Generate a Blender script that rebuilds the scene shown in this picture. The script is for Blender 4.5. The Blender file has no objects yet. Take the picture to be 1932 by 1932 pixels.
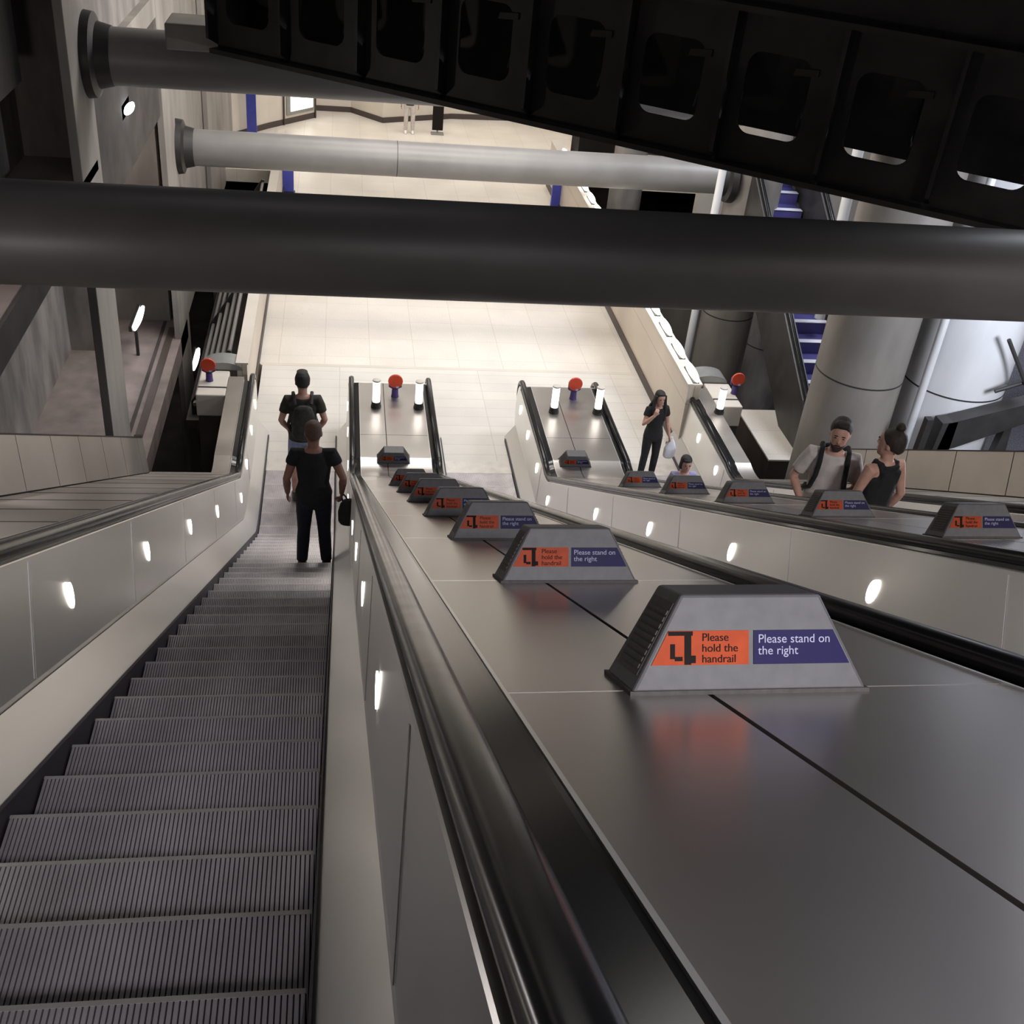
import bpy, bmesh, math, random
from mathutils import Vector, Matrix
random.seed(7)
S = bpy.context.scene
COL = S.collection
PI = math.pi
C30, S30 = math.cos(PI/6), 0.5
CAMZ = 9.34                       # eye height above the lower landing

# ------------------------------------------------------------------ materials
def newmat(name):
    m = bpy.data.materials.new(name); m.use_nodes = True
    nt = m.node_tree
    return m, nt, nt.nodes['Principled BSDF']
def N(nt, t, **kw):
    n = nt.nodes.new(t)
    for k, v in kw.items():
        if hasattr(n, k) and not k in ('Scale',): setattr(n, k, v)
        else: n.inputs[k].default_value = v
    return n
def mat(name, col, rough=.5, metal=0., var=.0, scale=6., stretch=(1,1,1), rvar=0., bump=0., spec=.5, col2=None, coat=0.):
    """plain procedural material: noise-varied colour, roughness and bump"""
    m, nt, b = newmat(name)
    b.inputs['Metallic'].default_value = metal
    b.inputs['Specular IOR Level'].default_value = spec
    b.inputs['Coat Weight'].default_value = coat
    tc = N(nt, 'ShaderNodeTexCoord'); mp = N(nt, 'ShaderNodeMapping')
    mp.inputs['Scale'].default_value = stretch
    nt.links.new(tc.outputs['Object'], mp.inputs[0])
    nz = N(nt, 'ShaderNodeTexNoise'); nz.inputs['Scale'].default_value = scale; nz.inputs['Detail'].default_value = 6
    nt.links.new(mp.outputs[0], nz.inputs['Vector'])
    cr = N(nt, 'ShaderNodeValToRGB')
    c2 = col2 or [max(0, c*(1-var)) for c in col]
    c1 = [min(1, c*(1+var*.6)) for c in col] if not col2 else col
    cr.color_ramp.elements[0].color = (*c2, 1); cr.color_ramp.elements[1].color = (*c1, 1)
    cr.color_ramp.elements[0].position = .32; cr.color_ramp.elements[1].position = .68
    nt.links.new(nz.outputs[0], cr.inputs[0]); nt.links.new(cr.outputs[0], b.inputs['Base Color'])
    if rvar:
        mr = N(nt, 'ShaderNodeMapRange'); mr.inputs[3].default_value = max(.03, rough-rvar); mr.inputs[4].default_value = rough+rvar
        nt.links.new(nz.outputs[0], mr.inputs[0]); nt.links.new(mr.outputs[0], b.inputs['Roughness'])
    else: b.inputs['Roughness'].default_value = rough
    if bump:
        bp = N(nt, 'ShaderNodeBump'); bp.inputs['Strength'].default_value = bump; bp.inputs['Distance'].default_value = .01
        nt.links.new(nz.outputs[0], bp.inputs['Height']); nt.links.new(bp.outputs[0], b.inputs['Normal'])
    return m
def emit(name, col, st):
    m, nt, b = newmat(name)
    b.inputs['Base Color'].default_value = (*col, 1)
    b.inputs['Emission Color'].default_value = (*col, 1); b.inputs['Emission Strength'].default_value = st
    return m
def tilemat(name, c1, c2, mortar, w, h, ms=.008, rough=.3, off=(0,0,0), rot=(0,0,0), offset=0., speck=.12):
    m, nt, b = newmat(name)
    tc = N(nt, 'ShaderNodeTexCoord'); mp = N(nt, 'ShaderNodeMapping')
    mp.inputs['Location'].default_value = off; mp.inputs['Rotation'].default_value = rot
    nt.links.new(tc.outputs['Object'], mp.inputs[0])
    br = N(nt, 'ShaderNodeTexBrick'); br.offset = offset; br.squash = 1
    br.inputs['Color1'].default_value = (*c1, 1); br.inputs['Color2'].default_value = (*c2, 1); br.inputs['Mortar'].default_value = (*mortar, 1)
    br.inputs['Scale'].default_value = 1; br.inputs['Mortar Size'].default_value = ms; br.inputs['Bias'].default_value = 0
    br.inputs['Brick Width'].default_value = w; br.inputs['Row Height'].default_value = h
    nt.links.new(mp.outputs[0], br.inputs['Vector'])
    nz = N(nt, 'ShaderNodeTexNoise'); nz.inputs['Scale'].default_value = 55; nz.inputs['Detail'].default_value = 4
    nt.links.new(tc.outputs['Object'], nz.inputs['Vector'])
    n2 = N(nt, 'ShaderNodeTexNoise'); n2.inputs['Scale'].default_value = .9; n2.inputs['Detail'].default_value = 3
    nt.links.new(tc.outputs['Object'], n2.inputs['Vector'])
    mr = N(nt, 'ShaderNodeMapRange'); mr.inputs[1].default_value = .3; mr.inputs[2].default_value = .7; mr.inputs[3].default_value = 1-speck; mr.inputs[4].default_value = 1+speck
    nt.links.new(nz.outputs[0], mr.inputs[0])
    m2 = N(nt, 'ShaderNodeMapRange'); m2.inputs[1].default_value = .3; m2.inputs[2].default_value = .7; m2.inputs[3].default_value = .9; m2.inputs[4].default_value = 1.06
    nt.links.new(n2.outputs[0], m2.inputs[0])
    mu = N(nt, 'ShaderNodeMath', operation='MULTIPLY'); nt.links.new(mr.outputs[0], mu.inputs[0]); nt.links.new(m2.outputs[0], mu.inputs[1])
    vm = N(nt, 'ShaderNodeVectorMath', operation='SCALE'); nt.links.new(br.outputs[0], vm.inputs[0]); nt.links.new(mu.outputs[0], vm.inputs['Scale'])
    nt.links.new(vm.outputs[0], b.inputs['Base Color'])
    r2 = N(nt, 'ShaderNodeMapRange'); r2.inputs[3].default_value = rough-.08; r2.inputs[4].default_value = rough+.12
    nt.links.new(n2.outputs[0], r2.inputs[0]); nt.links.new(r2.outputs[0], b.inputs['Roughness'])
    return m

M = {}
M['floor'] = tilemat('cream_floor_tile', (.70,.655,.59), (.67,.62,.555), (.52,.475,.42), .85, .85, .005, .30, off=(.28,.1,0))
M['plate'] = tilemat('landing_plate', (.66,.63,.58), (.62,.59,.55), (.50,.47,.43), 2.6, .33, .006, .34, speck=.05)
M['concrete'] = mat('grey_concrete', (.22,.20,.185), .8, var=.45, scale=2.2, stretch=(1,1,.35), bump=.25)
M['concrete_smooth'] = mat('smooth_concrete', (.27,.245,.22), .6, var=.3, scale=1.6, stretch=(1,1,.3), bump=.15)
M['concrete_dark'] = mat('dark_concrete', (.05,.042,.038), .85, var=.4, scale=1.6, bump=.2)  # much darker concrete tone, mottled by noise
M['gallery_floor'] = mat('gallery_floor_paint', (.22,.18,.17), .65, var=.3, scale=2.0)
M['strut'] = mat('grey_steel_paint', (.22,.21,.203), .45, metal=.1, var=.12, scale=1.5, rvar=.06)
M['collar'] = mat('dark_collar_steel', (.05,.047,.045), .5, metal=.6, var=.15)
M['black_steel'] = mat('black_girder_paint', (.052,.048,.046), .5, metal=.25, var=.25, scale=3)
M['steel'] = mat('brushed_steel', (.82,.80,.77), .33, metal=.82, var=.03, scale=.8, rvar=.02)
def brushed(m, vec, amt):
    nt = m.node_tree; b = nt.nodes['Principled BSDF']; cx = N(nt, 'ShaderNodeCombineXYZ')
    for i in range(3): cx.inputs[i].default_value = vec[i]
    b.inputs['Anisotropic'].default_value = amt; nt.links.new(cx.outputs[0], b.inputs['Tangent'])
brushed(M['steel'], (0,.3,.95), .6)
M['steel_bright'] = mat('polished_steel', (.82,.81,.79), .30, metal=.75, var=.03, scale=1, rvar=.03)
M['deck'] = mat('deck_bronze_steel', (.54,.505,.475), .30, metal=.9, var=.06, scale=1.2, rvar=.04)
M['coping'] = mat('pale_coping_panel', (.45,.41,.37), .38, metal=.75, var=.12, scale=1.3, rvar=.08)
M['joint'] = mat('dark_joint', (.03,.028,.027), .7)
M['rubber'] = mat('handrail_rubber', (.008,.008,.009), .22, var=.2, spec=.3, rvar=.05)
M['blackstrip'] = mat('black_gloss_strip', (.014,.014,.015), .16, spec=.55, var=.2)
M['tread'] = mat('step_aluminium', (.72,.67,.69), .36, metal=.4, var=.25, scale=3, rvar=.06)
M['step_dark'] = mat('step_gap_dark', (.07,.06,.075), .6, metal=.4)
M['nosing'] = mat('step_nosing', (.66,.62,.58), .4, metal=.4, var=.1)
M['sign_grey'] = mat('sign_housing_grey', (.115,.112,.114), .5, metal=.15, var=.1, scale=30, spec=.25)
M['vent'] = mat('vent_brown', (.05,.042,.038), .6, var=.3, scale=60)
M['orange'] = mat('orange_vinyl', (.42,.058,.012), .5, var=.12, scale=25, spec=.15)
M['blue'] = mat('navy_vinyl', (.010,.007,.058), .5, var=.1, spec=.15)
M['white_ink'] = mat('white_ink', (.42,.42,.56), .6, spec=.2)
M['black_ink'] = mat('black_ink', (.014,.011,.01), .7, spec=.1)
M['red'] = mat('red_plastic', (.62,.07,.03), .4, var=.1)
M['indigo'] = mat('indigo_plate', (.06,.04,.16), .45)
M['bluepost'] = mat('blue_enamel', (.05,.06,.36), .4, var=.1)
M['lamp_white'] = emit('lamp_white', (1,.95,.85), 9)
M['lamp_cool'] = emit('lamp_cool', (.95,.96,1), 8)
M['lamp_bollard'] = emit('lamp_bollard', (1,.95,.88), 2.2)
M['lamp_ledge'] = emit('lamp_ledge', (1,.98,.95), 4)
M['lightbox'] = emit('lightbox_glow', (1,.97,.88), 1.6)
M['lidgrey'] = mat('grey_lid', (.27,.275,.265), .4, metal=.3, var=.1)
M['clad'] = mat('silver_cladding', (.86,.86,.87), .45, metal=.15, var=.12, scale=1.4, stretch=(1,1,.4))
M['wall_tile'] = tilemat('cream_wall_panel', (.62,.54,.45), (.58,.50,.42), (.34,.28,.23), .9, 1.6, .006, .42, rot=(PI/2,0,PI/2), speck=.05)
M['wall_pale'] = mat('pale_wall_render', (.62,.57,.50), .6, var=.08, scale=1)
M['skirting'] = mat('dark_skirting', (.06,.045,.04), .5)
M['white_ceiling'] = mat('white_ceiling_panel', (.80,.77,.72), .7, var=.05)
M['ceiling'] = mat('hall_ceiling', (.05,.047,.045), .9, var=.3)
M['mesh_grey'] = mat('lavender_grey_panel', (.40,.39,.46), .6, metal=.3, var=.35, scale=40)
M['purple_riser'] = mat('purple_step_riser', (.10,.09,.28), .5, metal=.3)
M['pale_riser'] = mat('pale_step_tread', (.75,.75,.82), .5)
# people
M['skin'] = mat('skin_light', (.58,.33,.25), .55, var=.12, scale=14)
M['skin_mid'] = mat('skin_mid', (.34,.17,.12), .55, var=.12, scale=14)
M['hair'] = mat('black_hair', (.014,.011,.010), .72, var=.4, scale=60, stretch=(1,1,.2), bump=.4)
M['hair_brown'] = mat('dark_brown_hair', (.030,.020,.015), .75, var=.4, scale=60, stretch=(1,1,.2), bump=.4)
M['cropped'] = mat('cropped_hair', (.12,.07,.05), .7, var=.3, scale=80)
M['black_cloth'] = mat('black_cotton', (.013,.013,.014), .9, var=.3, scale=18, bump=.3)
M['navy_cloth'] = mat('navy_denim', (.014,.015,.030), .85, var=.3, scale=24, bump=.3)
M['denim'] = mat('pale_blue_denim', (.22,.26,.40), .85, var=.2, scale=24, bump=.3)
M['white_cloth'] = mat('white_cotton', (.60,.55,.52), .9, var=.12, scale=12, bump=.4)
M['camo'] = mat('dark_olive_cloth', (.05,.046,.038), .9, var=.6, scale=12, col2=(.02,.018,.016))
M['lilac'] = mat('lilac_cotton', (.32,.30,.50), .9, var=.15)
M['white_bag'] = mat('white_plastic_bag', (.80,.80,.86), .5, var=.1)
M['bag_grey'] = mat('charcoal_bag', (.075,.072,.068), .8, var=.3)
M['shoe_dark'] = mat('dark_shoe', (.03,.028,.027), .6)
M['shoe_white'] = mat('white_shoe', (.75,.74,.72), .5)
M['lips'] = mat('lip_tone', (.30,.10,.08), .5)
M['eye'] = mat('eye_dark', (.02,.016,.014), .3)
M['beard'] = mat('short_beard', (.05,.032,.025), .8, var=.3, scale=90)

# ------------------------------------------------------------------ mesh helpers
class MB:
    def __init__(s): s.v = []; s.f = []; s.mi = []
    def add(s, vs, fs, mi=0):
        o = len(s.v); s.v += [tuple(v) for v in vs]
        for f in fs: s.f.append(tuple(i+o for i in f)); s.mi.append(mi)
        return s
    def box(s, x0, x1, y0, y1, z0, z1, mi=0, xf=None):
        vs = [Vector(p) for p in ((x0,y0,z0),(x1,y0,z0),(x1,y1,z0),(x0,y1,z0),(x0,y0,z1),(x1,y0,z1),(x1,y1,z1),(x0,y1,z1))]
        if xf: vs = [xf(v) for v in vs]
        return s.add(vs, [(0,3,2,1),(4,5,6,7),(0,1,5,4),(1,2,6,5),(2,3,7,6),(3,0,4,7)], mi)
    def tube(s, pts, r, seg=12, mi=0, caps=True, flat=1.0, up=None):
        """sweep a circle (radius per point allowed) along points"""
        pts = [Vector(p) for p in pts]; n = len(pts)
        rs = r if isinstance(r, (list, tuple)) else [r]*n
        rings = []; prev = None
        for i, p in enumerate(pts):
            t = (pts[min(i+1,n-1)]-pts[max(i-1,0)]).normalized()
            a = up or (Vector((0,0,1)) if abs(t.z) < .9 else Vector((0,1,0)))
            if prev is not None and up is None:
                a = prev
            u = (a - t*a.dot(t)).normalized(); w = t.cross(u); prev = u
            rings.append([p + (u*math.cos(q)*flat + w*math.sin(q))*rs[i] for q in [2*PI*k/seg for k in range(seg)]])
        vs = [v for rg in rings for v in rg]
        fs = [(i*seg+k, i*seg+(k+1)%seg, (i+1)*seg+(k+1)%seg, (i+1)*seg+k) for i in range(n-1) for k in range(seg)]
        if caps: fs += [tuple(range(seg-1,-1,-1)), tuple((n-1)*seg+k for k in range(seg))]
        return s.add(vs, fs, mi)
    def rings(s, rs, mi=0):
        """loft closed rings (lists of equal length) with caps"""
        seg = len(rs[0]); n = len(rs)
        vs = [v for r in rs for v in r]
        fs = [(i*seg+k, i*seg+(k+1)%seg, (i+1)*seg+(k+1)%seg, (i+1)*seg+k) for i in range(n-1) for k in range(seg)]
        fs += [tuple(range(seg-1,-1,-1)), tuple((n-1)*seg+k for k in range(seg))]
        return s.add(vs, fs, mi)
    def ell(s, c, rx, ry, rz, seg=14, rn=9, mi=0):
        rs = []
        for i in range(rn):
            a = -PI/2 + PI*(i+.02 if i == 0 else (i-.02 if i == rn-1 else i))/(rn-1)
            q = max(math.cos(a), .05)
            rs.append([(c[0]+rx*q*math.cos(2*PI*k/seg), c[1]+ry*q*math.sin(2*PI*k/seg), c[2]+rz*math.sin(a)) for k in range(seg)])
        return s.rings(rs, mi)
    def prism(s, poly, d, mi=0):
        """extrude a planar polygon (list of Vectors) by vector d"""
        poly = [Vector(p) for p in poly]; d = Vector(d); n = len(poly)
        vs = poly + [p+d for p in poly]
        fs = [tuple(range(n-1,-1,-1)), tuple(range(n,2*n))] + [(k,(k+1)%n,n+(k+1)%n,n+k) for k in range(n)]
        return s.add(vs, fs, mi)
    def build(s, name, mats, parent=None, smooth=None, bevel=0, fixn=True):
        me = bpy.data.meshes.new(name); me.from_pydata(s.v, [], s.f); me.update()
        for m in (mats if isinstance(mats, (list, tuple)) else [mats]): me.materials.append(m)
        me.polygons.foreach_set('material_index', s.mi)
        if fixn:
            bm = bmesh.new(); bm.from_mesh(me); bmesh.ops.recalc_face_normals(bm, faces=bm.faces); bm.to_mesh(me); bm.free()
        if smooth is not None:
            me.polygons.foreach_set('use_smooth', [True]*len(me.polygons)); me.set_sharp_from_angle(angle=math.radians(smooth))
        o = bpy.data.objects.new(name, me); COL.objects.link(o)
        if parent: o.parent = parent
        if bevel:
            b = o.modifiers.new('bevel', 'BEVEL'); b.width = bevel; b.segments = 2; b.limit_method = 'ANGLE'
        return o
def tag(o, label=None, cat=None, group=None, kind=None):
    if label: o['label'] = label
    if cat: o['category'] = cat
    if group: o['group'] = group
    if kind: o['kind'] = kind
    return o
def empty(name, loc, label, cat, group=None, rz=0):
    o = bpy.data.objects.new(name, None); COL.objects.link(o); o.location = loc; o.rotation_euler = (0,0,rz)
    o.empty_display_size = .1
    return tag(o, label, cat, group)
def place(root, *objs):
    """parent world-space built objects under an empty, keeping them where they are"""
    bpy.context.view_layer.update()
    inv = (Matrix.Translation(root.location) @ root.rotation_euler.to_matrix().to_4x4()).inverted()
    for o in objs:
        o.parent = root
        if not o.get('_loc'): o.data.transform(inv)
def copy_tree(o, parent=None):
    c = o.copy(); COL.objects.link(c)
    if parent: c.parent = parent
    for ch in list(o.children): copy_tree(ch, c)
    return c
def text_mesh(body, size, mt, name, parent, matrix, extrude=.0006, align='LEFT'):
    cu = bpy.data.curves.new(name, 'FONT'); cu.body = body; cu.size = size; cu.extrude = extrude
    cu.align_x = align; cu.space_line = .95
    o = bpy.data.objects.new(name, cu); COL.objects.link(o)
    dg = bpy.context.evaluated_depsgraph_get()
    me = bpy.data.meshes.new_from_object(o.evaluated_get(dg))
    bpy.data.objects.remove(o)
    me.transform(matrix); me.materials.clear(); me.materials.append(mt)
    r = bpy.data.objects.new(name, me); COL.objects.link(r); r.parent = parent
    return r

# ------------------------------------------------------------------ escalator geometry
YC = 13.498                     # where the nosing line meets the landing
R0, A0 = 1.9, PI/6
TT = R0*math.tan(A0/2)
YT, ZT = YC - TT*C30, TT*S30
ST = (YT+.67)/C30               # distance along the incline where the bend starts
SB = ST + R0*A0                 # where it ends
YF = YC + TT
def base(s):
    if s <= ST:
        return .866025*s-.67, CAMZ-.5*s-1.1605, A0
    if s < SB:
        a = A0-(s-ST)/R0
        return YF - R0*math.sin(a), R0 - R0*math.cos(a), a
    return YF+(s-SB), 0., 0.
def E(s, x, h):
    """point on an escalator: s along travel, x across, h up from the step line"""
    y, z, a = base(s)
    k = h*(1+.1547*(1-a/A0))
    return Vector((x, y+k*math.sin(a), z+k*math.cos(a)))
def zline(y):
    if y < YT: return ZT + (YT-y)*math.tan(A0)
    if y < YF: return R0 - math.sqrt(max(0, R0*R0-(YF-y)**2))
    return 0.
S_END = SB + (16.3-YF)
def srange(s0, s1, step=1.2):
    out = [s0]
    def seg(a, b, n):
        for i in range(1, n+1): out.append(a+(b-a)*i/n)
    if s0 < ST: seg(s0, min(ST,s1), max(1, int((min(ST,s1)-s0)/step)))
    if s1 > ST and s0 < SB: seg(max(ST,s0), min(SB,s1), max(1,int(10*(min(SB,s1)-max(ST,s0))/(SB-ST)+.5)))
    if s1 > SB: seg(max(SB,s0), s1, max(1,int((s1-max(SB,s0))/step+.5)))
    return out
def sweep(mb, prof, s0, s1, mi=0, closed=False, step=1.2):
    ss = srange(s0, s1, step); n = len(prof)
    vs = [E(s, x, h) for s in ss for (x, h) in prof]
    fs = []
    for i in range(len(ss)-1):
        for k in range(n if closed else n-1):
            a, b = i*n+k, i*n+(k+1)%n
            fs.append((a, b, b+n, a+n))
    if closed: fs += [tuple(range(n-1,-1,-1)), tuple((len(ss)-1)*n+k for k in range(n))]
    mb.add(vs, fs, mi)
    return mb
PITCH = 2.86
XC = [-.605, -.605+PITCH, -.605+2*PITCH]
S0 = -2.6

# shared step mesh: cleated tread, riser, dark body
def step_mesh():
    mb = MB()
    W = .535
    mb.box(-W, W, -.40, 0, -.03, -.012, 1)                     # groove floor
    n = 72
    for i in range(n):
        x = -W + 2*W*(i+.5)/n
        mb.box(x-.0053, x+.0053, -.398, .0, -.012, 0, 0)
    mb.box(-W, W, -.006, 0, -.22, -.012, 1)                    # riser
    for i in range(0, n, 1):
        x = -W + 2*W*(i+.5)/n
        mb.box(x-.0053, x+.0053, 0, .006, -.22, -.002, 0)
    return mb
STEP = None
def make_escalator(idx, label, kmin):
    global STEP
    c = XC[idx]
    root = empty('escalator', (c, 8.0, 0), label, 'escalator', 'escalators side by side down to the landing')
    def P(mb, name, mt, smooth=None, parent=None):
        o = mb.build(name, mt, smooth=smooth); place(root, o)
        if parent: o.parent = parent
        return o
    # steps
    for k in range(kmin, 35):
        y = 1.642+.4*k
        if STEP is None:
            o = step_mesh().build('step', [M['tread'], M['step_dark']], fixn=False); STEP = o.data
            nm = MB().box(-.535,.535,-.008,.006,-.001,.0016).build('nosing_strip', M['nosing'])
            STEPN = nm.data; make_escalator.nos = STEPN
        else:
            o = bpy.data.objects.new('step', STEP); COL.objects.link(o)
            nm = bpy.data.objects.new('nosing_strip', make_escalator.nos); COL.objects.link(nm)
        o.parent = root; o.location = (0, y-8.0, zline(y)); nm.parent = o
    # comb plate
    P(MB().box(c-.54, c+.54, 15.245, 15.62, -.05, .004), 'comb_plate', M['nosing'])
    # undertray so nothing shows below the steps
    P(sweep(MB(), [(c-.56,-.26),(c+.56,-.26),(c+.56,-.30),(c-.56,-.30)], S0, S_END-.8, closed=True), 'undertray', M['step_dark'])
    for sg in (-1, 1):
        X = lambda u: c+sg*u
        P(sweep(MB(), [(X(.545),-.28),(X(.5525),.04),(X(.72),.233),(X(.735),.233),(X(.735),-.28)], S0, S_END+.1, closed=True), 'skirt_panel', M['steel_bright'])
        dark = MB(); sweep(dark, [(X(.538),-.28),(X(.544),.045),(X(.5525),.055),(X(.5525),-.28)], S0, S_END, closed=True)
        P(dark, 'skirt_brush', M['step_dark'])
        # balustrade panel with a slim trim bead below and raised cover strips on its joints
        mb = MB()
        sweep(mb, [(X(.722),.236),(X(.716),.246),(X(.7215),.262),(X(.748),.810),(X(.753),.815),(X(.79),.815),(X(.79),.24)], S0, S_END+.12, closed=True)
        sj = -.3+(.55 if sg < 0 else 0)
        while sj < S_END:
            q = [E(sj-.008, X(.7195), .27), E(sj+.008, X(.7195), .27), E(sj+.008, X(.7463), .79), E(sj-.008, X(.7463), .79)]
            mb.prism(q, Vector((-sg*.003,0,0)))
            sj += 2.44
        pan = P(mb, 'balustrade_panel', M['steel'])
        # recessed oval lamps
        lamps = [1.25+2.29*i for i in range(7)] + [ST+.3+.95*i for i in range(0,4)]
        lamps = [l for l in lamps if l < ST-.9] + [ST-.1, SB+.28, SB+1.3, SB+2.15]
        for sl in lamps:
            if sl > S_END-.1: continue
            h = .545 if sl < ST else .60
            uu = .7195+.0268*(h-.27)/.52
            ctr = E(sl, X(uu), h); ax = (E(sl+.01, X(uu), h)-ctr).normalized()
            upv = (E(sl, X(uu+.0268*.1/.52), h+.1)-ctr).normalized()
            nn = Vector((-sg, 0, 0)); nn = (nn-upv*nn.dot(upv)).normalized()
            poly = [ctr+nn*.001+ax*(.048*math.cos(2*PI*k/20))+Vector((0,0,1))*.082*math.sin(2*PI*k/20) for k in range(20)]
            lm = MB().prism(poly, nn*.006)
            P(lm, 'balustrade_lamp', M['lamp_white'], parent=pan)
        # handrail with rounded top; turns down round the newel at its end
        prof = []
        for k in range(16):
            a = 2*PI*k/16
            prof.append((.795+.043*math.copysign(abs(math.cos(a))**.75, math.cos(a)), .868+.034*math.copysign(abs(math.sin(a))**.8, math.sin(a))))
        mb = MB(); ss = srange(S0, S_END+.2, .9); rs = []
        for s in ss: rs.append([E(s, X(u), h) for u, h in prof])
        e0 = E(S_END+.2, c, .868)
        for i in range(1, 9):
            a = PI*i/8*.95; R = .26
            rg = []
            for u, h in prof:
                dh = (h-.868)*1.1547
                rg.append(Vector((X(u), e0.y+(R+dh)*math.sin(a), e0.z-R+(R+dh)*math.cos(a))))
            rs.append(rg)
        mb.rings(rs); P(mb, 'handrail', M['rubber'], smooth=50)
        # black track strip beside the handrail
        P(sweep(MB(), [(X(.775),.80),(X(.775),.838),(X(.80),.842),(X(.905),.868),(X(.915),.872),(X(.915),.80)], S0, S_END+.1, closed=True), 'handrail_track', M['blackstrip'])
        P(sweep(MB(), [(X(.913),.80),(X(.913),.877),(X(.921),.877),(X(.921),.80)], S0, S_END+.1, closed=True), 'track_edge', M['steel_bright'])
        # newel end
        a = E(S_END+.1, X(.735), 0); 
        mb = MB(); ye = a.y
        pts = [(ye,0)]+[(ye+.30*math.sin(PI*t/8), .52-.47*math.cos(PI*t/8)) for t in range(0,9)]
        mb.prism([Vector((X(.745), y, z)) for y, z in pts], Vector((sg*.09,0,0)))
        P(mb, 'newel_end', M['steel'])
    return root

E1 = make_escalator(0, 'leftmost escalator of the three, long run of grooved steps filling the lower left', -4)
E2 = make_escalator(1, 'middle escalator, its steps hidden behind the nearer sloping deck', 0)
E3 = make_escalator(2, 'rightmost escalator carrying the couple and the long-haired woman', 0)

# ------------------------------------------------------------------ decks between escalators
def deck(root, xa, xb, xj, s0, s1, seg, off, h=.872, mt=None, both=False):
    """two rows of deck panels with narrow dark gaps over a dark bed"""
    o = sweep(MB(), [(xa,h-.012),(xb,h-.012),(xb,h-.05),(xa,h-.05)], s0, s1, closed=True).build('deck_bed', M['joint']); place(root, o)
    for (p, q, of) in ((xa, xj-.006, off), (xj+.006, xb, off+seg*.5 if not both else off)):
        s = s0
        nx = s0+of
        while s < s1-.05:
            e = min(nx, s1)
            if e-s > .05:
                d = sweep(MB(), [(p,h),(q,h),(q,h-.01),(p,h-.01)], s+.004, e-.004, closed=True).build('deck_panel', mt or M['deck']); place(root, d)
            s = e; nx += seg
decks = []
for i, lab in ((0, 'sloping metal deck between the left and middle escalators, in the lower right foreground'),
               (1, 'sloping metal deck between the middle and right escalators')):
    xa, xb = XC[i]+.922, XC[i+1]-.922
    r = empty('balustrade_deck', ((xa+xb)/2, 8, 0), lab, 'escalator deck', 'decks carrying the trapezoid signs')
    deck(r, xa, xb, xa+.385, S0, S_END+.1, 1.72, 1.2, both=True)
    # flat end: closing panel
    a = E(S_END+.1, 0, .87)
    mb = MB().box(xa-.1, xb+.1, a.y, a.y+.02, 0, a.z); o = mb.build('end_panel', M['steel']); place(r, o)
    decks.append(r)
# outer sloping decks with upright coping panels
def outer(sg, label):
    c = XC[0] if sg < 0 else XC[2]
    X = lambda u: c+sg*u
    r = empty('side_coping', (X(1.5), 8, 0), label, 'coping', 'panelled copings outside the end escalators')
    hf, ht = .872, 1.372
    SE = ST+.12
    bed = sweep(MB(), [(X(.922),hf-.02),(X(2.01),hf-.02),(X(2.10),ht-.01),(X(2.16),ht-.01),(X(2.16),hf-.3),(X(.922),hf-.3)], S0, SE, closed=True).build('coping_bed', M['joint']); place(r, bed)
    jm = MB(); s = S0; L = 1.13
    while s < SE-.1:
        sweep(jm, [(X(.926),hf+.0025),(X(1.985),hf+.0025),(X(1.985),hf-.005),(X(.926),hf-.005)], s-.010, s+.010, closed=True); s += L
    d = jm.build('joint_cover', M['joint']); place(r, d)
    s = S0
    while s < SE-.1:
        e = min(s+L, SE)
        d = sweep(MB(), [(X(.926),hf),(X(1.985),hf),(X(1.985),hf-.015),(X(.926),hf-.015)], s+.008, e-.008, closed=True).build('deck_panel', M['coping']); place(r, d)
        d = sweep(MB(), [(X(1.995),hf+.012),(X(2.085),ht-.012),(X(2.10),ht-.012),(X(2.01),hf+.0)], s+.008, e-.008, closed=True).build('coping_panel', M['coping']); place(r, d)
        s += L
    d = sweep(MB(), [(X(2.075),ht),(X(2.19),ht),(X(2.19),ht-.05),(X(2.075),ht-.012)], S0, SE, closed=True).build('top_rail', M['collar']); place(r, d)
    d = sweep(MB(), [(X(.926),hf),(X(1.16),hf),(X(1.16),hf-.5),(X(.926),hf-.5)], SE, S_END+.2, closed=True).build('end_strip', M['coping']); place(r, d)
    # flat end: a pale box with a step down, over the void
    ym = 15.86
    mb = MB().box(min(X(1.165),X(1.62)), max(X(1.165),X(1.62)), ym, 16.72, .62, 1.0); d = mb.build('end_box', M['wall_pale'], bevel=.02); place(r, d)
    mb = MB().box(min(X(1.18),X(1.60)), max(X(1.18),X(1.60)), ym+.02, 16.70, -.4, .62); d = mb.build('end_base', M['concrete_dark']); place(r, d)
    mb = MB().box(min(X(1.17),X(1.61)), max(X(1.17),X(1.61)), 16.10, 16.14, .99, 1.006); d = mb.build('end_joint', M['joint']); place(r, d)
    # half-round grey lid at the far end
    pts = [(X(1.28)+.32*math.cos(PI*t/10), 1.0+.13*math.sin(PI*t/10)) for t in range(11)]
    d = MB().prism([Vector((x, 16.74, z)) for x, z in pts], Vector((0,.38,0))).build('end_lid', M['lidgrey'], smooth=40); place(r, d)
    return r
outer(-1, 'panelled sloping deck and coping left of the leftmost escalator')
outer(1, 'panelled sloping deck and coping right of the rightmost escalator, behind the couple')

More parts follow.
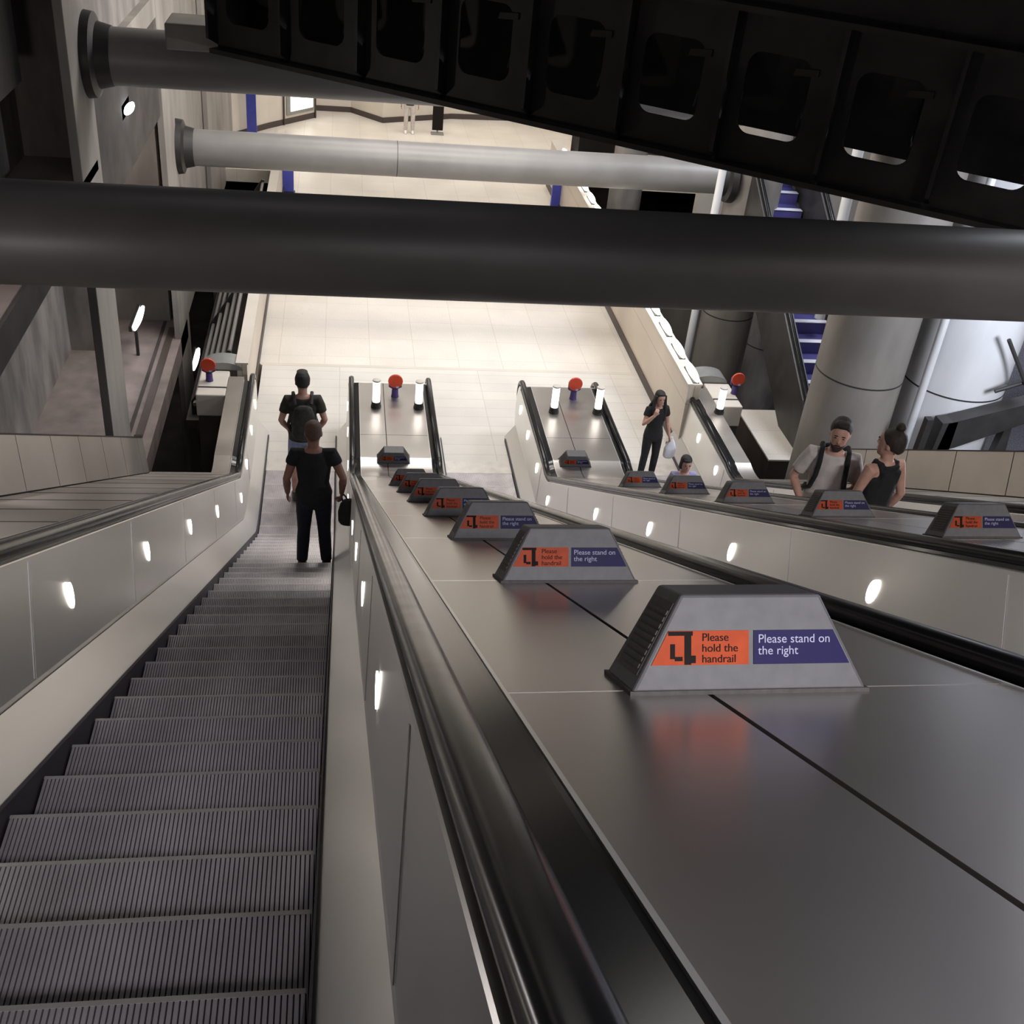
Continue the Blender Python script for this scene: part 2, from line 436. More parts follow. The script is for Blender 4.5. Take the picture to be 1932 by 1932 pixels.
# ------------------------------------------------------------------ trapezoid sign blocks
SIGN = None
def make_sign():
    """local frame: x across, y downhill along the deck, z out of the deck; front faces uphill (-y)"""
    root = bpy.data.objects.new('sign_block', None); COL.objects.link(root); root.empty_display_size = .1
    wb, wt, H, D = .236, .140, .185, .20
    # body: bottom front, top front (leaning back a little), back
    f = [(-wb,0,0),(wb,0,0),(wt,.015,H),(-wt,.015,H)]
    b = [(-wb+.01,D,0),(wb-.01,D,0),(wt,.075,H),(-wt,.075,H)]
    b = [(-wb,D,0),(wb,D,0),(wt,D-.03,H),(-wt,D-.03,H)]
    MB().add(f+b, [(0,1,2,3),(5,4,7,6),(1,5,6,2),(4,0,3,7),(3,2,6,7),(4,5,1,0)]).build('housing', M['sign_grey'], root, bevel=.006)
    MB().box(-wb-.004, wb+.004, -.004, D+.004, -.004, .004).build('base_flange', M['vent'], root)
    # slatted side grilles
    for sg in (-1, 1):
        mb = MB()
        n = Vector((sg*H, 0, wb-wt)).normalized()
        for k in range(9):
            t0 = .22+.62*k/9; t1 = t0+.045
            p = lambda t, y: Vector((sg*(wb+(wt-wb)*t), y, H*t))
            q = [p(t0,.03), p(t0,D-.045), p(t1,D-.045), p(t1,.03)]
            mb.prism([v-n*.001 for v in q], n*.005)
        q = [p(.16,.022), p(.16,D-.038), p(.9,D-.045), p(.9,.028)]
        mb.prism([v-n*.001 for v in q], n*.0025)
        mb.build('side_grille', M['vent'], root)
    fy = lambda z: .015*z/H - .0012
    def face(x0,x1,z0,z1,x0t=None,x1t=None,d=.002):
        x0t = x0 if x0t is None else x0t; x1t = x1 if x1t is None else x1t
        return [Vector((x0,fy(z0),z0)),Vector((x1,fy(z0),z0)),Vector((x1t,fy(z1),z1)),Vector((x0t,fy(z1),z1))]
    zl, zh = .052, .117
    wz = lambda z: wb+(wt-wb)*z/H-.010
    o = MB().prism(face(-wz(zl),-.006,zl,zh,-wz(zh),-.006), (0,-.0015,0)).build('orange_panel', M['orange'], root)
    o2 = MB().prism(face(.004,wz(zl),zl,zh,.004,wz(zh)), (0,-.0015,0)).build('blue_panel', M['blue'], root)
    # pictogram: figure with a hand on a rail
    mb = MB()
    def pp(x0,x1,z0,z1): mb.prism(face(x0,x1,z0,z1), (0,-.0032,0))
    pp(-.166,-.118,.108,.116); pp(-.134,-.121,.053,.108); pp(-.162,-.153,.064,.092); pp(-.153,-.138,.060,.068); pp(-.121,-.112,.056,.070)
    mb.build('pictogram', M['black_ink'], o)
    tilt = math.atan2(H, .015)
    R = Matrix.Rotation(tilt, 4, 'X')
    text_mesh('Please\nhold the\nhandrail', .0215, M['black_ink'], 'lettering', o, Matrix.Translation((-.100,fy(.098)-.0026,.0975)) @ R)
    text_mesh('Please stand on\nthe right', .0235, M['white_ink'], 'lettering', o2, Matrix.Translation((.012,fy(.095)-.0026,.093)) @ R)
    return root
def put_sign(s, x, label):
    global SIGN
    if SIGN is None: SIGN = make_sign(); r = SIGN
    else: r = copy_tree(SIGN)
    p = E(s, x, .876); t = (E(s+.05, x, .876)-p).normalized()
    nz = Vector((1,0,0)).cross(t)
    r.matrix_world = Matrix(((1,t.x,nz.x,p.x),(0,t.y,nz.y,p.y),(0,t.z,nz.z,p.z),(0,0,0,1)))
    tag(r, label, 'sign', 'stand-on-the-right signs on the escalator decks')
    return r
XS1, XS2 = .785, .665+PITCH
for s, lab in ((2.0,'largest trapezoid sign block, nearest on the front deck, reading Please stand on the right'),
               (3.69,'second trapezoid sign block down the front deck, above the largest one'),
               (5.37,'third trapezoid sign block down the front deck'),
               (7.08,'fourth trapezoid sign block down the front deck, overlapped by the third'),
               (8.80,'fifth trapezoid sign block down the front deck'),
               (10.5,'sixth trapezoid sign block, small, low on the front deck'),
               (12.2,'seventh trapezoid sign block, small and dark, just above the bend of the front deck'),
               (SB-.25,'last trapezoid sign block of the front deck, on its flat end before the bollard lamps')):
    put_sign(s, XS1, lab)
for s, lab in ((5.58,'trapezoid sign block at the right edge of the photo, highest on the rear deck'),
               (7.28,'trapezoid sign block on the rear deck right below the man in the white T-shirt'),
               (9.1,'trapezoid sign block on the rear deck, next one left of the couple'),
               (10.8,'trapezoid sign block on the rear deck, below the child'),
               (12.5,'trapezoid sign block on the rear deck near the bend, below the long-haired woman'),
               (SB-.3,'last trapezoid sign block on the flat end of the rear deck')):
    put_sign(s, XS2-.03, lab)

# ------------------------------------------------------------------ bollard lamps and emergency stops on the flat ends
def bollard(x, y, z, label):
    r = empty('bollard_lamp', (x,y,z), label, 'lamp', 'short bollard lamps on the deck ends')
    MB().tube([(0,0,0),(0,0,.03),(0,0,.032),(0,0,.10)], [.082,.082,.074,.072], 20).build('lamp_base', M['collar'], r, smooth=40)
    MB().tube([(0,0,.10),(0,0,.455)], .058, 20).build('lamp_tube', M['lamp_bollard'], r, smooth=40)
    MB().tube([(0,0,.455),(0,0,.475),(0,0,.482)], [.064,.064,.05], 20).build('lamp_cap', M['wall_pale'], r, smooth=40)
    return r
ZD = E(S_END, 0, .872).z
for x, y, lab in ((.57,15.57,'white bollard lamp left of the red stop button on the front deck end'),
                  (1.24,15.56,'white bollard lamp right of the red stop button on the front deck end'),
                  (3.42,15.52,'white bollard lamp left of the red stop button on the rear deck end'),
                  (4.14,15.51,'white bollard lamp right of the red stop button on the rear deck end')):
    bollard(x, y, ZD, lab)
bollard(XC[2]+1.12, 15.62, 1.0, 'white bollard lamp on the deck end right of the rightmost escalator')
def stop(x, y, z, label):
    r = empty('emergency_stop', (x,y,z), label, 'emergency stop button', 'red emergency stop buttons on the deck ends')
    MB().tube([(0,0,0),(0,0,.04),(0,0,.15)], [.062,.055,.05], 16).build('post', M['indigo'], r, smooth=40)
    MB().prism([Vector((.12*math.cos(2*PI*k/6+PI/6), -.03, .24+.12*math.sin(2*PI*k/6+PI/6))) for k in range(6)], (0,.05,0)).build('sign_plate', M['indigo'], r, bevel=.006)
    MB().prism([Vector((.118*math.cos(2*PI*k/18), -.034, .30+.118*math.sin(2*PI*k/18))) for k in range(18)], (0,-.04,0)).build('button', M['red'], r, bevel=.012)
    MB().box(.01,.05,-.082,-.07,.19,.22).build('label_plate', M['white_ink'], r)
    return r
stop(.88, 15.94, ZD, 'red emergency stop between the bollard lamps of the front deck end')
stop(3.82, 16.0, ZD, 'red emergency stop between the bollard lamps of the rear deck end')
stop(-2.06, 16.35, 1.0, 'red emergency stop on the pale box at the far left deck end')
stop(6.72, 16.35, 1.0, 'red emergency stop on the deck end at the right, before the dark escalator')

# ------------------------------------------------------------------ landing and concourse
def struct(mb, name, mt, **kw):
    return tag(mb.build(name, mt, **kw), kind='structure')
mb = MB().box(-1.75, 6.05, 19.05, 31, -.35, 0).box(-9, 16, 31, 46, -.35, 0)
struct(mb, 'floor', M['floor'])
mb = MB().box(-1.42, 5.95, 15.62, 19.04, -.35, 0)
struct(mb, 'floor_plate', M['plate'])
struct(MB().box(-1.45, 5.9, 19.0, 19.1, -.3, .003), 'trim_1', M['wall_pale'])
struct(MB().box(-6, 17, -8, 46, -5.6, -5.3), 'floor_lower', M['concrete_dark'])
# landing parapets
def parapet(x0, x1, y0, y1, h, inner, label):
    r = empty('landing_parapet', ((x0+x1)/2, y0, 0), label, 'parapet wall')
    o = MB().box(x0, x1, y0, y1, -.4, h).build('wall_panel', M['wall_tile']); place(r, o)
    xi = x1 if inner > 0 else x0
    o = MB().box(min(xi,xi+inner*.03), max(xi,xi+inner*.03), y0, y1, 0.002, .16).build('plinth', M['skirting']); place(r, o)
    o = MB().box(x0-.02, x1+.02, y0, y1, h, h+.03).build('cap', M['wall_pale']); place(r, o)
parapet(-1.66, -1.50, 16.75, 31, 1.1, 1, 'pale low parapet along the left edge of the landing')
parapet(5.80, 6.02, 16.1, 31, 1.25, -1, 'cream panelled parapet along the right edge of the landing, lamps on its top')
for i in range(15):
    y = 16.05+.93*i
    if y > 29.5: break
    r = empty('ledge_lamp', (5.93, y, 1.28), ['foremost','second','third','fourth','fifth','sixth','seventh','eighth','ninth','tenth','eleventh','twelfth','thirteenth','fourteenth','fifteenth'][i]+' white ledge lamp along the top of the right landing parapet', 'lamp', 'white ledge lamps on the right parapet')
    rs = []
    for t in range(9):
        a = t/8; yy = .03+.72*a; k = math.sin(PI*min(max(a,.04),.96))**.35
        rs.append([(.068*k*math.cos(2*PI*q/12), yy, .075+.068*k*math.sin(2*PI*q/12)) for q in range(12)])
    MB().rings(rs).build('lamp_shade', M['lamp_ledge'], r, smooth=60)
    MB().box(-.05,.05,.08,.70,0,.02).build('lamp_foot', M['collar'], r)
# guard rail in the void at left
r = empty('guard_rail', (-2.1, 17.2, 0), 'dark tubular guard rail outside the left landing parapet', 'railing')
for k, (x, z) in enumerate(((-1.85,.95),(-2.0,.72),(-2.15,.5),(-2.3,.28),(-2.45,.05))):
    o = MB().tube([(x,17.3,z),(x,27,z)], .035, 10).build('rail', M['strut'], smooth=50); place(r, o)
for y in (17.4, 20.6, 23.8, 26.8):
    o = MB().prism([(-1.80,y,1.02),(-1.87,y,1.04),(-2.52,y,.06),(-2.52,y,-.2),(-2.45,y,-.2)], (0,.05,0)).build('stanchion', M['collar']); place(r, o)
o = MB().box(-2.6, -1.68, 17.2, 27, -.35, -.2).build('foot_slab', M['concrete_dark']); place(r, o)
# blue posts
for x, y, lab in ((-1.36,29.2,'blue enamel post at the left side of the landing, seen between two struts'),
                  (5.70,28.9,'blue enamel post beside the right landing parapet'),
                  (-2.62,34.25,'farthest blue enamel post, at the back left of the concourse')):
    r = empty('blue_post', (x,y,0), lab, 'post', 'blue enamel posts on the concourse')
    MB().box(-.14,.14,-.06,.06,.03,2.6 if y > 30 else 1.35).build('post_panel', M['bluepost'], r, bevel=.01)
    MB().box(-.17,.17,-.09,.09,0,.03).build('post_foot', M['collar'], r)
# far wall of the concourse
fw = [(-9,33.0),(-3.3,33.8),(-2.2,35.3),(-.83,36.9),(-.9,37.8),(.3,37.83),(1.31,36.74),(3.59,37.8),(7.1,38.2),(9.4,34.9),(16,34.0)]
mb, sk = MB(), MB()
for (xa,ya),(xb,yb) in zip(fw[:-1], fw[1:]):
    mb.prism([(xa,ya,-.2),(xb,yb,-.2),(xb,yb,6.5),(xa,ya,6.5)], (0,.25,0))
    d = Vector((xb-xa, yb-ya, 0)).normalized(); n = Vector((d.y,-d.x,0))*.02
    sk.prism([Vector((xa,ya,.0))+n, Vector((xb,yb,.0))+n, Vector((xb,yb,.17))+n, Vector((xa,ya,.17))+n], -n*.9)
struct(mb, 'wall_back', M['wall_pale']); struct(sk, 'baseboard_back', M['skirting'])
A_, B_ = Vector((-2.2,35.3,0)), Vector((-.83,36.9,0)); wd = (B_-A_).normalized(); wn = Vector((wd.y,-wd.x,0))
def onwall(d, z, q): return A_+wd*d+wn*q+Vector((0,0,z))
def wallbox(d0, d1, z0, z1, q0, q1): return MB().prism([onwall(d0,z0,q0),onwall(d1,z0,q0),onwall(d1,z1,q0),onwall(d0,z1,q0)], wn*(q1-q0))
r = empty('lightbox_sign', onwall(1.4,.3,.05), 'glowing white lit panel on the angled far back wall at left', 'lit panel')
o = wallbox(.78,2.0,.26,2.2,.002,.03).build('lightbox_frame', M['lidgrey']); place(r, o)
o = wallbox(.95,1.95,.36,2.1,.03,.05).build('lit_face', M['lightbox']); place(r, o)
r = empty('door_frame', onwall(1.2,0,.05), 'slim dark door frame around the lit panel on the angled back wall', 'door frame')
for d in (.62, 2.05):
    o = wallbox(d,d+.04,0,2.5,.022,.06).build('jamb', M['skirting']); place(r, o)
o = wallbox(.62,2.09,2.5,2.56,.022,.06).build('head', M['skirting']); place(r, o)
r = empty('notice_stand', (3.0, 35.8, 0), 'small black notice stand beside the person far back on the concourse', 'stand')
MB().box(-.17,.17,-.03,.03,.12,1.1).build('board', M['black_ink'], r, bevel=.008)
MB().box(-.2,.2,-.15,.15,0,.03).build('foot', M['lidgrey'], r)
MB().box(-.03,.03,-.02,.02,.03,.13).build('stem', M['lidgrey'], r)

# ------------------------------------------------------------------ tubular struts across the hall
def strut(y, z, x0, x1, label, rad=.33):
    r = empty('tubular_strut', ((x0+x1)/2, y, z), label, 'strut', 'tubular steel struts across the hall')
    o = MB().tube([(x0,y,z),(x1,y,z)], rad, 48).build('tube', M['strut'], smooth=40); place(r, o)
    for x, d in ((x0,1),(x1,-1)):
        o = MB().tube([(x-d*.03,y,z),(x+d*.10,y,z),(x+d*.14,y,z),(x+d*.30,y,z)], [rad+.17,rad+.15,rad+.05,rad+.01], 48).build('collar', M['collar'], smooth=30); place(r, o)
    for x in ((x1-6.7,) if y > 20 else ()):
        o = MB().tube([(x,y,z),(x+.012,y,z)], rad+.003, 48).build('weld_seam', M['collar'], smooth=30); place(r, o)
    return r
strut(7.2, 6.69, -3.0, 8.1, 'nearest and thickest-looking dark strut across the whole photo')
strut(14.5, 6.24, -3.0, 7.2, 'second strut, dark, partly hidden by the black girder at the top')
strut(21.5, 3.22, -3.0, 7.75, 'farthest strut, brightly lit, over the landing')

# ------------------------------------------------------------------ black girder at top right
yaw = math.radians(145); gd = Vector((math.cos(yaw), math.sin(yaw), 0)); gn = Vector((gd.y,-gd.x,0))   # gn points away from the viewer side
if gn.y < 0: gn = -gn
gp = Vector((5.571, 8.6, 0))
def G(d, z, q=0.): 
    p = gp + gd*d + gn*q; return Vector((p.x, p.y, z))
r = empty('steel_girder', G(4, 6.64), 'black perforated steel girder crossing the top right of the photo', 'girder')
z0, z1, zt = 6.64, 7.94, 9.05
D0, D1 = -.42, 8.48
# perforated web: built per bay as a frame around a rounded hole
bay = .98
holes = []
def web(q, th, name, bays, hz0, hz1, hw, mt):
    mb = MB()
    for i in range(bays):
        a = D0+.08+bay*i; b = a+bay if i < bays-1 else D1
        c = a+bay*.56
        pts = []
        n = 6; rr = .12
        for (cx, cz, a0) in ((c+hw-rr, hz1-rr, 0), (c-hw+rr, hz1-rr, PI/2), (c-hw+rr, hz0+rr, PI), (c+hw-rr, hz0+rr, 1.5*PI)):
            for k in range(n+1):
                t = a0+PI/2*k/n; pts.append((cx+rr*math.cos(t), cz+rr*math.sin(t)))
        if i == 0: a = D0
        # outer loop matched to the hole loop
        m = len(pts); outr = []
        for (x, z) in pts:
            dx, dz = x-c, z-(hz0+hz1)/2
            outr.append((dx, dz))
        def proj(dx, dz):
            best = 1e9
            if dx > 0: best = min(best, (b-c)/dx)
            if dx < 0: best = min(best, (a-c)/dx)
            zc = (hz0+hz1)/2
            if dz > 0: best = min(best, (z1-zc)/dz)
            if dz < 0: best = min(best, (z0-zc)/dz)
            return c+dx*best, zc+dz*best
        ou = [proj(dx,dz) for dx,dz in outr]
        for qq in (0,):
            vs = [G(x,z,q) for x,z in pts]+[G(x,z,q) for x,z in ou]+[G(x,z,q+th) for x,z in pts]+[G(x,z,q+th) for x,z in ou]
            fs = []
            for k in range(m):
                l = (k+1)%m
                fs += [(k,l,m+l,m+k),(2*m+l,2*m+k,3*m+k,3*m+l),(l,k,2*m+k,2*m+l)]
            mb.add(vs, fs)
        # corner fillers between projected loop and bay rectangle
        for (px,pz) in ((a,z0),(b,z0),(b,z1),(a,z1)):
            ds = sorted(range(m), key=lambda k:(ou[k][0]-px)**2+(ou[k][1]-pz)**2)[:1]
        mb2 = None
    o = mb.build(name, mt, fixn=True); place(r, o); return o
web(0, .03, 'front_web', 9, z0+.27, z0+.98, .29, M['black_steel'])
# frames hiding the seams between bays: vertical stiffeners
for i in range(11):
    a = D0+.08+bay*i
    if a > D1: break
    mb = MB().prism([G(a-.018,z0+.1,-.16),G(a-.018,z1,-.16),G(a-.018,z1,.0),G(a-.018,z0+.02,.0)], gd*.036); o = mb.build('stiffener', M['black_steel']); place(r, o)
def slab(d0,d1,q0,q1,za,zb,name,mt=None):
    mb = MB().prism([G(d0,za,q0),G(d1,za,q0),G(d1,za,q1),G(d0,za,q1)], (0,0,zb-za)); o = mb.build(name, mt or M['black_steel']); place(r, o)
slab(D0,D1,-.14,.10,z0-.05,z0,'bottom_flange'); slab(D0,D1,-.20,.62,z1,z1+.05,'top_flange')
slab(D0,D1,.45,.75,z0-.0,z0+.05,'inner_flange')
slab(D0,D1,0,.03,z1+.05,zt,'upper_panel'); slab(D0,3.95,.55,.58,z0+.21,z1,'back_web'); slab(3.95,D1,.55,.58,z0+.06,z1,'back_web'); slab(D1-.03,D1,.03,.55,z0+.05,z1,'end_plate')
slab(D0,D1,-.05,1.6,zt,zt+.08,'walkway_deck'); slab(D0,D1,1.57,1.6,z0+.3,zt,'rear_panel')
for i in range(9):                                              # gussets between the two webs
    a = D0+.08+bay*(i+.30)
    mb = MB().prism([G(a,z0+.40,.05),G(a,z0+.40,.54),G(a,z0+1.28,.54)], gd*.02); o = mb.build('gusset', M['black_steel']); place(r, o)
for i in range(9):
    a = D0+.08+bay*(i+.2)
    mb = MB().prism([G(a,z0+.86,.0),G(a+.22,z0+.84,.0),G(a+.2,z0+.90,.0),G(a,z0+.92,.0)], gn*-.02); o = mb.build('cleat', M['collar']); place(r, o)
for d in (-.2, 2.6, 5.4):
    o = MB().tube([G(d,zt,.8),G(d,13.0,.8)], .045, 12).build('hanger_rod', M['black_steel']); place(r, o)
mb = MB().box(-1.95,-1.34,13.55,14.2,6.55,6.83); o = mb.build('bearing_block', M['concrete_smooth'], bevel=.02); place(r, o)

# ------------------------------------------------------------------ left side: piers, galleries
struct(MB().box(-4.05,-3.86,2,14.4,4.9,13), 'wall_left', M['concrete'])
struct(MB().box(-5.1,-4.88,2,21,0,4.54), 'wall_left_lower', M['concrete'])
struct(MB().box(-4.88,-3.0,2,21,-.4,0), 'floor_gallery', M['gallery_floor'])
struct(MB().box(-3.42,-3.36,2,20.8,0,.012), 'trim_2', M['concrete_dark'])
struct(MB().box(-3.28,-3.16,5,20.5,0,.02), 'trim_3', M['skirting'])
struct(MB().box(-4.88,-3.3,14.42,14.6,4.9,13), 'wall_gallery_end', M['concrete'])
struct(MB().box(-4.88,-4.2,19.4,19.6,0,4.5), 'wall_gallery_cross', M['concrete'])
struct(MB().box(-4.88,-3.3,20.85,21.05,0,13), 'wall_gallery_far', M['concrete_smooth'])
struct(MB().box(-5.1,-3.12,14.6,20.85,6.05,13), 'wall_left_upper', M['concrete'])
struct(MB().box(-3.35,-3.12,21.3,33.6,-.4,13), 'wall_left_far', M['concrete_smooth'])
r = empty('gallery_slab', (-3.9, 8, 4.7), 'dark concrete gallery slab between the left piers, nearest bay', 'slab')
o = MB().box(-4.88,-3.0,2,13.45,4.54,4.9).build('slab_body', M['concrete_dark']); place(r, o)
o = MB().box(-3.85,-3.04,2,14.38,4.9,4.92).build('slab_screed', M['gallery_floor']); place(r, o)
o = MB().box(-3.86,-3.0,13.0,14.42,4.9,5.02).build('slab_kerb', M['concrete_smooth']); place(r, o)
r = empty('wall_beam', (-3.6, 8, 6.5), 'dark beam along the upper left wall at the photo corner', 'beam')
o = MB().box(-3.86,-3.5,2,13.4,6.15,7.6).build('beam_body', M['black_steel']); place(r, o)
r = empty('bay_panel', (-3.1, 17, 4.2), 'dark wall panel with a bulkhead lamp between the second and third left piers', 'wall panel')
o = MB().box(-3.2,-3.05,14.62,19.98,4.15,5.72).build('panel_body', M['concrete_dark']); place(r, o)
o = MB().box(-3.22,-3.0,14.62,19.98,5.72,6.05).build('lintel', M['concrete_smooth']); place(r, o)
for y0, y1, lab in ((13.5,14.6,'concrete pier at left carrying the second strut'),
                    (20.0,21.3,'concrete pier at left carrying the farthest strut'),
                    (6.6,7.7,'concrete pier at the left edge carrying the nearest strut'),
                    (26.5,27.3,'slim concrete pier on the far left wall')):
    r = empty('concrete_pier', (-3.1, (y0+y1)/2, -5), lab, 'pier', 'concrete piers along the left wall')
    o = MB().box(-3.11,-3.0,y0,y1,-5.3,13).build('shaft', M['concrete_smooth'], bevel=.01); place(r, o)
def bulkhead(x, y, z, label, L=.5):
    r = empty('bulkhead_lamp', (x,y,z), label, 'lamp', 'bulkhead lamps on the left wall')
    MB().box(-.03,0,-L/2-.05,L/2+.05,-.11,.11).build('lamp_back', M['collar'], r, bevel=.01)
    rs = []
    for t in range(9):
        a = t/8; k = math.sin(PI*min(max(a,.05),.95))**.4
        rs.append([(.05+.06*k*math.cos(2*PI*q/12), -L/2+L*a, .06*k*math.sin(2*PI*q/12)) for q in range(12)])
    MB().rings(rs).build('lamp_tube', M['lamp_cool'], r, smooth=60)
bulkhead(-3.05, 16.9, 5.03, 'white bulkhead lamp on the dark panel between the upper left struts', .55)
bulkhead(-4.88+.02, 18.7, 2.4, 'white bulkhead lamp inside the nearest left gallery bay', .5)
def hang(x,y,z,label,L,post):
    r = empty('tube_lamp', (x,y,z), label, 'lamp', 'tube lamps in the left galleries')
    rs = []
    for t in range(9):
        a = t/8; k = math.sin(PI*min(max(a,.05),.95))**.4
        rs.append([(.06*k*math.cos(2*PI*q/12), -L/2+L*a, .06*k*math.sin(2*PI*q/12)) for q in range(12)])
    MB().rings(rs).build('lamp_tube', M['lamp_cool'], r, smooth=60)
    MB().box(-.10,-.045,-L/2,L/2,-.05,.05).build('lamp_housing', M['collar'], r)
    if post: MB().box(-.10,-.05,-.03,.03,-z,-.04).build('lamp_post', M['collar'], r)
hang(-3.6, 19.27, .74, 'slanting white tube lamp below the nearest strut, between two left piers', 1.0, True)
hang(-3.75, 17.75, .45, 'small white lamp low beside the second left pier', .35, True)
hang(-3.02, 22.0, -1.38, 'white tube lamp right of the far left pier, beside the red stop button', 1.0, False)

# ------------------------------------------------------------------ right side: columns, far escalator, walls
def column(x, y, rad, mt, z0, z1, label, bands=True, name='concrete_column'):
    r = empty(name, (x,y,z0), label, 'column')
    o = MB().tube([(x,y,z0),(x,y,z1)], rad, 56).build('shaft', mt, smooth=40); place(r, o)
    if bands:
        for z in [z0+1.55+2.05*i for i in range(int((z1-z0)/2.05))]:
            o = MB().tube([(x,y,z),(x,y,z+.025)], rad+.002, 56).build('band_joint', M['joint'], smooth=40); place(r, o)
    return r
column(7.85, 14.45, .66, M['concrete_smooth'], -5.3, 13, 'thick round concrete column behind the couple')
column(9.30, 14.25, .76, M['clad'], -5.3, 13, 'bright silver-clad round column at right', name='clad_column')
o = MB().tube([(8.545,13.75,-5.3),(8.545,13.75,13)], .06, 12).build('edge_pipe', M['clad'], smooth=50); tag(o, 'pale vertical pipe between the concrete and the silver column', 'pipe')
column(8.28, 21.5, .55, M['concrete_smooth'], -5.3, 13, 'concrete column at the right end of the farthest strut')
column(10.6, 24.5, .55, M['concrete'], -5.3, 13, 'farther concrete column at right, seen above the nearest strut')
column(7.2, 27.5, .42, M['concrete'], -5.3, 13, 'slender far column beyond the right parapet')
o = MB().tube([(7.1,20.2,-5.3),(7.1,20.2,5.0)], .075, 14).build('white_pipe', M['clad'], smooth=50); tag(o, 'slim pale pipe standing right of the ledge lamps', 'pipe')
o = MB().tube([(8.9,18.6,4.9),(9.0,18.6,1.5)], .10, 14).build('hanging_pipe', M['clad'], smooth=50); tag(o, 'short white pipe showing between the girder and the nearest strut', 'pipe')
struct(MB().box(16.5,16.8,-8,46,-5.3,13), 'wall_right', M['concrete'])
struct(MB().box(6.6,16.5,31,46,-.35,-.01), 'floor_right', M['floor'])
struct(MB().box(7.42,8.2,15.85,17.7,-.05,-.02), 'floor_side', M['floor'])
struct(MB().box(7.44,8.18,15.87,17.68,-5.3,-.05), 'wall_side_base', M['skirting'])
struct(MB().box(6.03,9.0,23.4,23.6,-5,1.6), 'wall_side', M['concrete_smooth'])
struct(MB().box(10.4,16.4,16.5,16.7,-5,6.0), 'wall_mesh', M['mesh_grey'])
struct(MB().box(9.0,16.4,27,27.3,-.3,9), 'wall_right_far', M['wall_pale'])
r = empty('kiosk', (6.9, 29.3, 0), 'dark kiosk opening beyond the right parapet', 'kiosk')
o = MB().box(6.2,7.6,29.2,30.2,-.01,2.4).build('kiosk_body', M['black_ink']); place(r, o)
o = MB().box(6.6,7.4,29.0,29.2,.7,.78).build('counter', M['wall_pale']); place(r, o)
# rising escalator in the right background
r = empty('rising_escalator', (8.8, 16.2, 0), 'dark escalator rising in the right background with purple and white steps', 'escalator')
def RP(t, x, h): return Vector((x, 16.3+t*C30+0*h, -.02+t*S30+h))
for i in range(16):
    y = 16.7+.4*i; z = .2+.231*i
    o = MB().box(8.2,9.25,y,y+.4,z-.231,z).build('step', M['purple_riser']); place(r, o)
    o = MB().box(8.2,9.25,y-.012,y+.13,z-.004,z+.006).build('step_edge', M['pale_riser']); place(r, o)
for x in (8.01, 9.30):
    o = MB().prism([RP(-.4,x,-.45),RP(8.4,x,-.45),RP(8.4,x,.85),RP(.1,x,.85),RP(-.5,x,.6)], (.18,0,0)).build('balustrade_panel', M['black_steel']); place(r, o)
    o = MB().tube([RP(-.5,x+.09,.60),RP(0.05,x+.09,.88),RP(8.4,x+.09,.88)], .05, 10).build('handrail', M['rubber'], smooth=50); place(r, o)
# dark inclined beam at far right with its bracket
r = empty('inclined_beam', (10, 13.2, 1.2), 'dark inclined beam at the right edge in front of the silver column', 'beam')
o = MB().prism([(8.74,13.2,1.72),(8.79,13.2,2.2),(9.86,13.2,2.53),(12.4,13.2,3.31),(12.4,13.2,2.98),(9.98,13.2,2.22),(9.01,13.2,1.8)], (0,.25,0)).build('beam_body', M['black_steel']); place(r, o)
o = MB().prism([(9.62,13.25,.70),(10.0,13.25,.70),(9.84,13.25,2.18),(9.75,13.25,2.15)], (0,.14,0)).build('bracket', M['black_steel']); place(r, o)
o = MB().prism([(8.60,13.2,.70),(8.95,13.2,.70),(8.93,13.2,2.23),(8.70,13.2,2.20)], (0,.25,0)).build('beam_foot', M['black_steel']); place(r, o)
o = MB().prism([(8.40,13.2,.70),(8.50,13.2,.70),(8.55,13.2,2.25),(8.45,13.2,2.25)], (0,.12,0)).build('prop', M['black_steel']); place(r, o)
r = empty('support_ledge', (9.4, 13.3, .6), 'dark ledge under the inclined beam behind the right coping', 'ledge')
o = MB().box(7.4,12.6,13.05,13.5,.55,.70).build('ledge_body', M['black_steel']); place(r, o)
for a, b, lab in (((9.25,13.2,3.55),(9.95,13.2,2.62),'thin dark strut slanting at the right edge'), ((9.36,13.25,2.72),(10.6,13.25,3.2),'second thin dark strut at the right edge, rising')):
    o = MB().tube([a,b], .03, 10).build('brace', M['black_steel'], smooth=50); tag(o, lab, 'brace')

# shell behind and above
struct(MB().box(-6,17,-8.3,-8,-5.3,13), 'wall_front', M['concrete'])
struct(MB().box(-6,-5.7,-8,46,-5.3,13), 'wall_left_outer', M['concrete'])
struct(MB().box(-6,17,-8.3,46,13,13.3), 'ceiling', M['ceiling'])
struct(MB().box(-5.6,16.4,26,45.9,7.0,7.3), 'ceiling_concourse', M['white_ceiling'])
struct(MB().box(-6,17,46,46.3,-5.3,13), 'wall_back_outer', M['concrete'])
